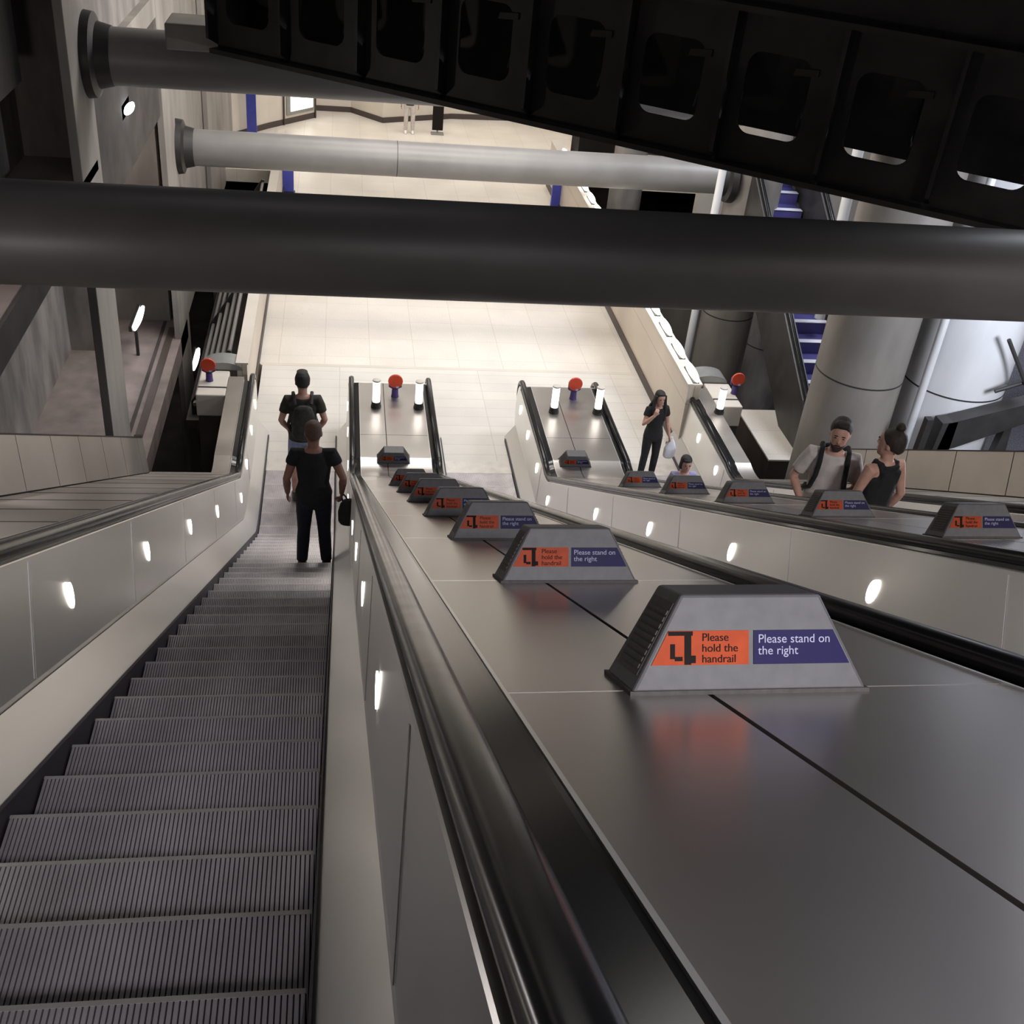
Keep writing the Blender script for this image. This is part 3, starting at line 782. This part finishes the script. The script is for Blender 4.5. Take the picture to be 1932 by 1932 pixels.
# ------------------------------------------------------------------ people
def fuse(mb, name, mt, parent, sc, voxel=.009, smooth=4):
    """one continuous surface from overlapping closed pieces"""
    o = mb.build(name, mt)
    md = o.modifiers.new('fuse', 'REMESH'); md.mode = 'VOXEL'; md.voxel_size = voxel; md.use_smooth_shade = True
    sm = o.modifiers.new('soft', 'SMOOTH'); sm.factor = .5; sm.iterations = smooth
    dg = bpy.context.evaluated_depsgraph_get()
    me = bpy.data.meshes.new_from_object(o.evaluated_get(dg)); me.name = name
    bpy.data.objects.remove(o)
    me.transform(Matrix.Scale(sc, 4)); me.materials.clear(); me.materials.append(mt)
    me.polygons.foreach_set('use_smooth', [True]*len(me.polygons))
    r = bpy.data.objects.new(name, me); COL.objects.link(r); r.parent = parent
    return r
def oval(z, rx, ry, cy=0, cx=0, n=20):
    return [(cx+rx*math.cos(2*PI*k/n), cy+ry*math.sin(2*PI*k/n), z) for k in range(n)]
V = Vector
def lerp(a, b, t): return V(a)+(V(b)-V(a))*t
def person(name, label, loc, rz, H, skin, hair, hair_m, top_m, leg_m, shoe_m, sleeve=.55, shorts=False, arms=None, legs=None,
           head_yaw=0, head_tilt=0, female=False, beard=False, vest=False, cat='person'):
    sc = H/1.75
    root = empty(name, loc, label, cat, None, rz)
    L = dict(hip=(-.09,0,.90), knee=(-.105,.015,.49), ankle=(-.11,-.02,.085)); R = dict(hip=(.09,0,.90), knee=(.105,.015,.49), ankle=(.11,-.02,.085))
    if legs: L.update(legs.get('L', {})); R.update(legs.get('R', {}))
    sw = .165 if female else .185
    AL = dict(sh=(-sw,-.01,1.415), el=(-sw-.07,-.04,1.13), wr=(-sw-.08,.04,.88)); AR = dict(sh=(sw,-.01,1.415), el=(sw+.07,-.04,1.13), wr=(sw+.08,.04,.88))
    if arms: AL.update(arms.get('L', {})); AR.update(arms.get('R', {}))
    k = .92 if female else 1.
    torso = [(.82,.15,.10),(.88,.168,.115),(.97,.165*k+.01,.112),(1.08,.142*k,.100),(1.22,.158*k,.112),(1.33,.172*k,.112),(1.41,.150*k,.092),(1.455,.105,.075),(1.49,.062,.062)]
    b = MB()
    b.rings([oval(z, rx, ry, -.005) for z, rx, ry in torso])
    b.tube([(0,-.012,1.44),(0,-.005,1.50),(0,.008,1.60)], [.066,.056,.058], 16)
    # head
    hm = Matrix.Translation((0,0,1.53)) @ Matrix.Rotation(head_yaw,4,'Z') @ Matrix.Rotation(head_tilt,4,'X') @ Matrix.Scale(1.07,4) @ Matrix.Translation((0,0,-1.53))
    hb = MB()
    hb.rings([oval(z, rx, ry, cy) for z, rx, ry, cy in ((1.515,.022,.026,.062),(1.53,.040,.046,.047),(1.555,.056,.070,.026),(1.59,.066,.086,.012),(1.63,.073,.095,.006),(1.67,.076,.098,.002),(1.70,.074,.095,-.002),(1.73,.062,.080,-.004),(1.748,.038,.050,-.004),(1.755,.015,.02,-.004))])
    hb.add([(-.011,.095,1.648),(.011,.095,1.648),(.016,.092,1.602),(-.016,.092,1.602),(0,.124,1.608),(0,.104,1.650),(0,.10,1.598)], [(0,5,4,3),(5,1,2,4),(3,4,6),(4,2,6),(0,1,5),(3,6,2),(0,3,2,1)])
    for sg in (-1,1):
        hb.ell((sg*.077,-.008,1.632), .010, .020, .031, 10, 7)
        hb.ell((sg*.030,.088,1.655), .019, .012, .007, 10, 5)
    b.add([hm @ V(v) for v in hb.v], hb.f)
    for A in (AL, AR):
        sh, el, wr = V(A['sh']), V(A['el']), V(A['wr'])
        q = -1 if A is AL else 1
        b.tube([lerp((0,0,1.40),sh,.55), sh, lerp(sh,el,.25), lerp(sh,el,.6), el, lerp(el,wr,.3), lerp(el,wr,.7), wr], [.055,.060,.052,.045,.040,.042,.034,.026], 12)
        d = V(A.get('dir', (wr-el))).normalized(); pn = V(A.get('palm', (-q,0,0)))
        pn = (pn-d*pn.dot(d)).normalized(); sd = d.cross(pn)
        if A.get('thumb'): 
            if sd.dot(V(A['thumb'])) < 0: sd = -sd
        elif sd.y < 0: sd = -sd
        b.tube([wr-d*.02, wr+d*.025, wr+d*.085], [.027,.036,.040], 12, flat=.42, up=pn)
        cu = A.get('curl', .35)
        for j, ln in enumerate((.070,.082,.076,.058)):
            o = wr+d*.078+sd*(.030-.020*j); c1 = cu; c2 = cu*2.1
            p1 = o+(d*math.cos(c1*.5)+pn*math.sin(c1*.5))*ln*.42; p2 = p1+(d*math.cos(c1*1.3)+pn*math.sin(c1*1.3))*ln*.32; p3 = p2+(d*math.cos(c2)+pn*math.sin(c2))*ln*.28
            b.tube([o-d*.012, o, p1, p2, p3], [.0095,.0095,.009,.0088,.0075], 8)
        o = wr+d*.028+sd*.028; t1 = (d*.72+sd*.62+pn*.25).normalized(); t2 = (d*.92+sd*.2+pn*.35).normalized()
        b.tube([o-sd*.012, o+t1*.03, o+t1*.03+t2*.030], [.012,.0105,.009], 8)
    for G_ in (L, R):
        h, kn, an = V(G_['hip']), V(G_['knee']), V(G_['ankle'])
        b.tube([h+V((0,0,.03)), h, lerp(h,kn,.35), lerp(h,kn,.75), kn, lerp(kn,an,.25), lerp(kn,an,.65), an, an-V((0,0,.05))], [.075,.088,.080,.062,.053,.055,.044,.034,.036], 14)
        b.tube([an+V((0,-.03,-.045)), an+V((0,.05,-.05)), an+V((0,.14,-.062))], [.034,.036,.024], 10)
    body = fuse(b, 'body', skin, root, sc, .0085, 3)
    # eyes, brows and mouth
    for nm, mt, shp in (('eye', M['eye'], [((-.030,.094,1.650),.011,.006,.0055)]), ('eye', M['eye'], [((.030,.094,1.650),.011,.006,.0055)]),
                        ('eyebrow', hair_m, [((-.030,.097,1.668),.019,.006,.0045)]), ('eyebrow', hair_m, [((.030,.097,1.668),.019,.006,.0045)]), ('mouth', M['lips'], [((0,.092,1.572),.022,.007,.006)])):
        mb = MB()
        for c, rx, ry, rz_ in shp: mb.ell(c, rx, ry, rz_, 10, 7)
        o = mb.build(nm, mt, root, smooth=60); o.data.transform(Matrix.Scale(sc,4) @ hm)
    if beard:
        mb = MB(); mb.rings([oval(z, rx, ry, cy) for z, rx, ry, cy in ((1.512,.026,.030,.060),(1.53,.044,.050,.046),(1.555,.060,.072,.027),(1.578,.064,.080,.017))])
        mb.ell((0,.098,1.585), .028,.010,.006, 10, 5)
        o = fuse(mb, 'beard', M['beard'], root, 1, .007, 2); o.data.transform(Matrix.Scale(sc,4) @ hm)
    # hair
    mb = MB()
    th = .004 if hair == 'cropped' else .012
    mb.rings([oval(z, rx+th, ry+th*.6, cy-.014) for z, rx, ry, cy in ((1.600,.050,.058,-.034),(1.63,.070,.078,-.020),(1.67,.077,.088,-.010),(1.70,.076,.093,-.004),(1.735,.064,.084,-.002),(1.758,.040,.055,-.002),(1.766,.015,.02,-.002))])
    if hair == 'quiff': mb.ell((0,.045,1.755), .066,.055,.026); mb.ell((0,-.01,1.75), .07,.08,.03)
    if hair == 'bun':
        mb.ell((.005,-.035,1.80), .042,.042,.036); mb.ell((0,-.075,1.62), .062,.035,.05)
    if hair == 'long':
        mb.rings([oval(z, rx, ry, cy) for z, rx, ry, cy in ((1.12,.10,.020,-.115),(1.20,.135,.032,-.118),(1.32,.145,.042,-.112),(1.45,.13,.055,-.085),(1.56,.098,.075,-.050),(1.66,.088,.085,-.022),(1.72,.07,.07,-.01))])
        for sg in (-1,1): mb.tube([(sg*.078,.03,1.70),(sg*.094,.025,1.58),(sg*.115,.07,1.42),(sg*.105,.115,1.25)], [.022,.028,.034,.018], 10)
        mb.ell((0,.055,1.735), .06,.03,.02)
    if hair == 'bob':
        mb.rings([oval(z, rx, ry, cy) for z, rx, ry, cy in ((1.52,.085,.05,-.045),(1.58,.094,.075,-.03),(1.66,.092,.09,-.018),(1.72,.075,.078,-.006))])
        mb.ell((0,.06,1.725), .062,.036,.024)
    o = fuse(mb, 'hair', hair_m, root, 1, .009, 3); o.data.transform(Matrix.Scale(sc,4) @ hm)
    # top
    g = .016; mb = MB(); zb = .86
    tr = [(z, rx+g, ry+g) for z, rx, ry in torso if z > zb and z < 1.47]
    if vest: tr = [(z, rx*(.62 if z > 1.40 else 1), ry) for z, rx, ry in tr if z < 1.44]
    mb.rings([oval(zb, torso[1][1]+g+.006, torso[1][2]+g+.006, -.005)]+[oval(z, rx, ry, -.005) for z, rx, ry in tr])
    if not vest:
        for A in (AL, AR):
            sh, el, wr = V(A['sh']), V(A['el']), V(A['wr'])
            p = [lerp((0,0,1.40),sh,.5), sh, lerp(sh,el,.3)]; r_ = [.068,.076,.071]
            if sleeve <= 1: p.append(lerp(sh,el,sleeve+.05)); r_.append(.066)
            else: p += [el, lerp(el,wr,.4), lerp(el,wr,.93)]; r_ += [.056,.054,.042]
            mb.tube(p, r_, 12)
    else:
        for sg in (-1,1):
            mb.tube([(sg*.075,.055,1.38),(sg*.085,.02,1.475),(sg*.085,-.04,1.475),(sg*.07,-.085,1.37)], .030, 10)
            mb.tube([(sg*.07,-.10,1.42),(sg*.075,-.09,1.30)], .034, 10)
        mb.tube([(-.08,-.085,1.455),(0,-.09,1.45),(.08,-.085,1.455)], .020, 10)
    fuse(mb, 'top', top_m, root, sc, .011, 3)
    # trousers or shorts
    mb = MB()
    mb.rings([oval(z, rx, ry, -.005) for z, rx, ry in ((.80,.140,.10),(.85,.175,.125),(.93,.182,.128),(1.0,.172,.12))])
    for G_ in (L, R):
        h, kn, an = V(G_['hip']), V(G_['knee']), V(G_['ankle'])
        if shorts: mb.tube([h, lerp(h,kn,.4), lerp(h,kn,.9)], [.098,.098,.092], 14)
        else: mb.tube([h, lerp(h,kn,.4), kn, lerp(kn,an,.4), lerp(kn,an,.96)], [.098,.090,.070,.068,.060], 14)
    fuse(mb, 'shorts' if shorts else 'trousers', leg_m, root, sc, .011, 3)
    for G_ in (L, R):
        an = V(G_['ankle']); mb = MB()
        mb.rings([[(an.x+rx*math.cos(2*PI*q/14), an.y+cy+ry*math.sin(2*PI*q/14), an.z-.085+z) for q in range(14)] for z, rx, ry, cy in ((.0,.044,.135,.055),(.02,.050,.142,.055),(.05,.046,.125,.045),(.075,.042,.085,.01),(.105,.040,.055,-.005))])
        fuse(mb, 'shoe', shoe_m, root, sc, .010, 2)
    return root, sc
ZSTEP = lambda k: zline(1.642+.4*k)
K1 = 22
p1, s1 = person('person', 'person in black T-shirt and navy trousers standing on the leftmost escalator, seen from behind', (-.27, 10.30, ZSTEP(K1)), 0, 1.84, M['skin_mid'], 'cropped', M['cropped'], M['black_cloth'], M['navy_cloth'], M['shoe_dark'], sleeve=.35,
    arms={'R': dict(el=(.30,-.06,1.16), wr=(.285,.03,.92), curl=.9), 'L': dict(el=(-.27,-.05,1.14), wr=(-.27,.06,.90))}, legs={'L': dict(ankle=(-.13,-.02,.085)), 'R': dict(ankle=(.13,-.02,.085))}, head_tilt=-.12)
p2, s2 = person('person', 'person in dark T-shirt and pale blue shorts stepping off the leftmost escalator', (-.53, 14.55, 0), .06, 2.04, M['skin'], 'quiff', M['hair'], M['camo'], M['denim'], M['shoe_dark'], sleeve=.55, shorts=True,
    arms={'L': dict(el=(-.27,-.05,1.15), wr=(-.20,.10,.96), curl=.7), 'R': dict(el=(.27,-.04,1.15), wr=(.22,.12,.95))}, legs={'L': dict(knee=(-.11,.03,.49), ankle=(-.115,-.10,.10)), 'R': dict(knee=(.10,.06,.49), ankle=(.10,.12,.085))}, head_tilt=-.15)
K3 = 18
man, s3 = person('person', 'bearded man in white T-shirt with black backpack straps, facing up the rightmost escalator', (4.72, 8.70, ZSTEP(K3)), PI-.35, 1.93, M['skin'], 'quiff', M['hair_brown'], M['white_cloth'], M['navy_cloth'], M['shoe_white'], sleeve=.7,
    arms={'R': dict(el=(.29,-.02,1.15), wr=(.20,.17,1.02), dir=(-.7,.6,.05), palm=(0,-.2,1), curl=.6, thumb=(0,1,.2)), 'L': dict(el=(-.26,-.02,1.14), wr=(-.06,.19,1.05), dir=(.9,.25,.0), palm=(0,-1,.2), curl=.8, thumb=(0,0,1))}, beard=True, head_yaw=-.1, head_tilt=-.06)
wom, s4 = person('person', 'woman with a hair bun and black vest top, back turned, beside the man in white', (4.98, 8.22, ZSTEP(17)), .30, 1.87, M['skin'], 'bun', M['hair_brown'], M['black_cloth'], M['black_cloth'], M['shoe_dark'], vest=True, female=True,
    arms={'R': dict(el=(.245,-.05,1.13), wr=(.24,.05,.90)), 'L': dict(el=(-.22,.02,1.14), wr=(-.14,.16,1.0), curl=.7)}, head_yaw=.45)
lw, s5 = person('person', 'long-haired woman in black near the foot of the rightmost escalator, hand raised to her face', (5.04, 15.2, 0), PI+.15, 1.57, M['skin'], 'long', M['hair'], M['black_cloth'], M['black_cloth'], M['shoe_dark'], sleeve=.4, female=True,
    arms={'R': dict(el=(.27,.10,1.18), wr=(.14,.20,1.40), dir=(-.35,.0,.93), palm=(-.4,-.8,0), curl=.8, thumb=(-1,0,0)), 'L': dict(el=(-.25,-.03,1.12), wr=(-.30,.05,.87), curl=1.1)}, head_tilt=-.1)
ch, s6 = person('person', 'dark-haired child in a lilac top in front of the long-haired woman', (4.74, 12.66, ZSTEP(28)), PI, 1.50, M['skin'], 'bob', M['hair'], M['lilac'], M['navy_cloth'], M['shoe_white'], sleeve=.6, female=True, head_tilt=-.1)
fp, s7 = person('person', 'distant person in white trousers at the far back of the concourse', (2.1, 35.7, 0), PI, 1.75, M['skin_mid'], 'quiff', M['hair'], M['black_cloth'], M['white_cloth'], M['shoe_white'])
# things carried
def carried(root, sc, name, label, cat, parts):
    r = empty(name, root.location, label, cat, None, root.rotation_euler.z)
    for nm, mb, mt, vox in parts:
        o = fuse(mb, nm, mt, r, sc, vox, 3)
    return r
mb = MB(); mb.rings([oval(z, rx, ry, .05, .36) for z, rx, ry in ((.52,.085,.05),(.56,.11,.07),(.68,.115,.075),(.78,.09,.055),(.83,.05,.03))])
hd = MB(); hd.tube([(.30,.05,.80),(.285,.05,.86),(.30,.05,.905),(.33,.05,.86),(.36,.05,.81)], .011, 8)
carried(p1, s1, 'shoulder_bag', 'charcoal bag held at the right hip of the person in black', 'bag', [('bag_body', mb, M['bag_grey'], .012), ('handle', hd, M['bag_grey'], .006)])
def backpack(root, sc, label, mt):
    mb = MB(); mb.rings([oval(z, rx, ry, -.205) for z, rx, ry in ((.96,.10,.05),(1.0,.14,.075),(1.15,.15,.085),(1.30,.14,.075),(1.40,.11,.05),(1.43,.06,.025))])
    parts = [('pack_body', mb, mt, .012)]
    for sg in (-1,1):
        st = MB(); st.tube([(sg*.10,-.16,1.42),(sg*.11,-.06,1.50),(sg*.115,.04,1.495),(sg*.118,.115,1.40),(sg*.125,.135,1.28),(sg*.15,.115,1.14),(sg*.185,.0,1.06),(sg*.15,-.13,1.03)], .024, 10, flat=.75)
        parts.append(('strap', st, mt, .009))
    return carried(root, sc, 'backpack', label, 'backpack', parts)
backpack(p2, s2, 'dark olive backpack on the farther person on the leftmost escalator', M['camo'])
backpack(man, s3, 'black backpack worn by the man in the white T-shirt', M['black_cloth'])
mb = MB(); mb.rings([oval(z, rx, ry, .05, -.36) for z, rx, ry in ((.42,.08,.05),(.46,.115,.075),(.62,.12,.075),(.74,.075,.045),(.82,.03,.02),(.86,.022,.018)) ])
carried(lw, s5, 'carrier_bag', 'white carrier bag hanging from the hand of the long-haired woman', 'bag', [('bag_body', mb, M['white_bag'], .012)])
r = empty('phone', man.location, 'small black phone in the hand of the man in white', 'phone', None, man.rotation_euler.z)
mb = MB().box(.035,.11,.205,.217,1.02,1.16); o = mb.build('phone_body', M['black_ink'], r, bevel=.004); o.data.transform(Matrix.Scale(s3,4))
# ------------------------------------------------------------------ lights
def area(name, loc, size, power, col, rot=(0,0,0), sy=None):
    l = bpy.data.lights.new(name, 'AREA'); l.energy = power; l.color = col
    l.shape = 'RECTANGLE'; l.size = size; l.size_y = sy or size
    o = bpy.data.objects.new(name, l); COL.objects.link(o); o.location = loc; o.rotation_euler = rot
    return o
WARM, COOL = (1,.957,.905), (.84,.89,1)
area('landing_light', (2.0,18.0,9.6), 5.0, 480, WARM, sy=2.0)
area('landing_light', (2.0,22.8,9.6), 6.0, 330, WARM, sy=2.0)
area('concourse_light', (3.0,34.0,6.3), 9.0, 430, WARM, sy=4.0)
area('side_light', (9.5,11.2,11.5), 3.0, 300, COOL, rot=(math.radians(8),0,0))
area('side_light', (10.5,18.5,9.5), 3.0, 520, COOL, rot=(0,math.radians(32),0))
l1 = area('upper_fill', (1.3,-1.6,10.8), 2.0, 33, (.97,.94,1), rot=(math.radians(40),0,0), sy=.5); l1.data.spread = math.radians(56)  # unseen fill added behind the camera for near signs and treads
l2 = area('upper_fill', (6.2,-1.6,10.8), 2.0, 70, (1,.96,.95), rot=(math.radians(44),0,0), sy=.5); l2.data.spread = math.radians(56)  # second added fill, brightens the couple on the right escalator
area('hall_fill', (-.6,9.6,12.8), 3.0, 12, (.97,.93,1), sy=1.5)  # weak overhead fill added for the treads and decks
area('strut_fill', (2.4,15.3,6.1), 4.0, 260, WARM, rot=(math.radians(92),0,0), sy=.25)  # added fill that brightens the farthest strut; no fitting there
def point(name, loc, p, col, rad=.15):
    l = bpy.data.lights.new(name, 'POINT'); l.energy = p; l.color = col; l.shadow_soft_size = rad
    o = bpy.data.objects.new(name, l); COL.objects.link(o); o.location = loc
point('gallery_fill', (-4.3,15.0,3.9), 25, (1,.90,.86))  # added fill for the nearest bay's floor and wall, no fitting
point('gallery_fill', (-3.95,19.9,3.6), 20, (1,.90,.84))  # added fill for the second bay, no fitting
point('left_fill', (-2.45,4.9,6.7), 22, (1,.93,.92), .12)  # added fill for treads, coping and the nearest strut's left end
point('gallery_fill', (-3.2,10.0,6.0), 22, (1,.92,.86))  # added out of frame to brighten the upper left wall
point('column_fill', (9.3,10.2,4.5), 520, COOL, .4)  # added fill on the column fronts, a light without a fitting
w = bpy.data.worlds.new('hall_world'); S.world = w; w.use_nodes = True
w.node_tree.nodes['Background'].inputs[0].default_value = (.9,.92,1,1); w.node_tree.nodes['Background'].inputs[1].default_value = .02

# ------------------------------------------------------------------ camera
cd = bpy.data.cameras.new('camera'); cam = bpy.data.objects.new('camera', cd); COL.objects.link(cam)
cd.sensor_width = 36; cd.lens = 2084.5/1932*36; cd.clip_start = .05; cd.clip_end = 200
ya, pi_, ro = math.radians(10.651), math.radians(33.049), math.radians(-6.2615)
f = Vector((math.sin(ya)*math.cos(pi_), math.cos(ya)*math.cos(pi_), -math.sin(pi_)))
r0 = Vector((math.cos(ya), -math.sin(ya), 0)); d0 = f.cross(r0)
rr = r0*math.cos(ro)+d0*math.sin(ro); dd = f.cross(rr)
cam.matrix_world = Matrix(((rr.x,-dd.x,-f.x,0),(rr.y,-dd.y,-f.y,0),(rr.z,-dd.z,-f.z,CAMZ),(0,0,0,1)))
S.camera = cam
S.view_settings.view_transform = 'Standard'; S.view_settings.look = 'None'
S.cycles.sample_clamp_indirect = 4; S.cycles.caustics_reflective = False; S.cycles.caustics_refractive = False
S.view_settings.exposure = .15; S.view_settings.gamma = 1; S.view_settings.use_curve_mapping = False
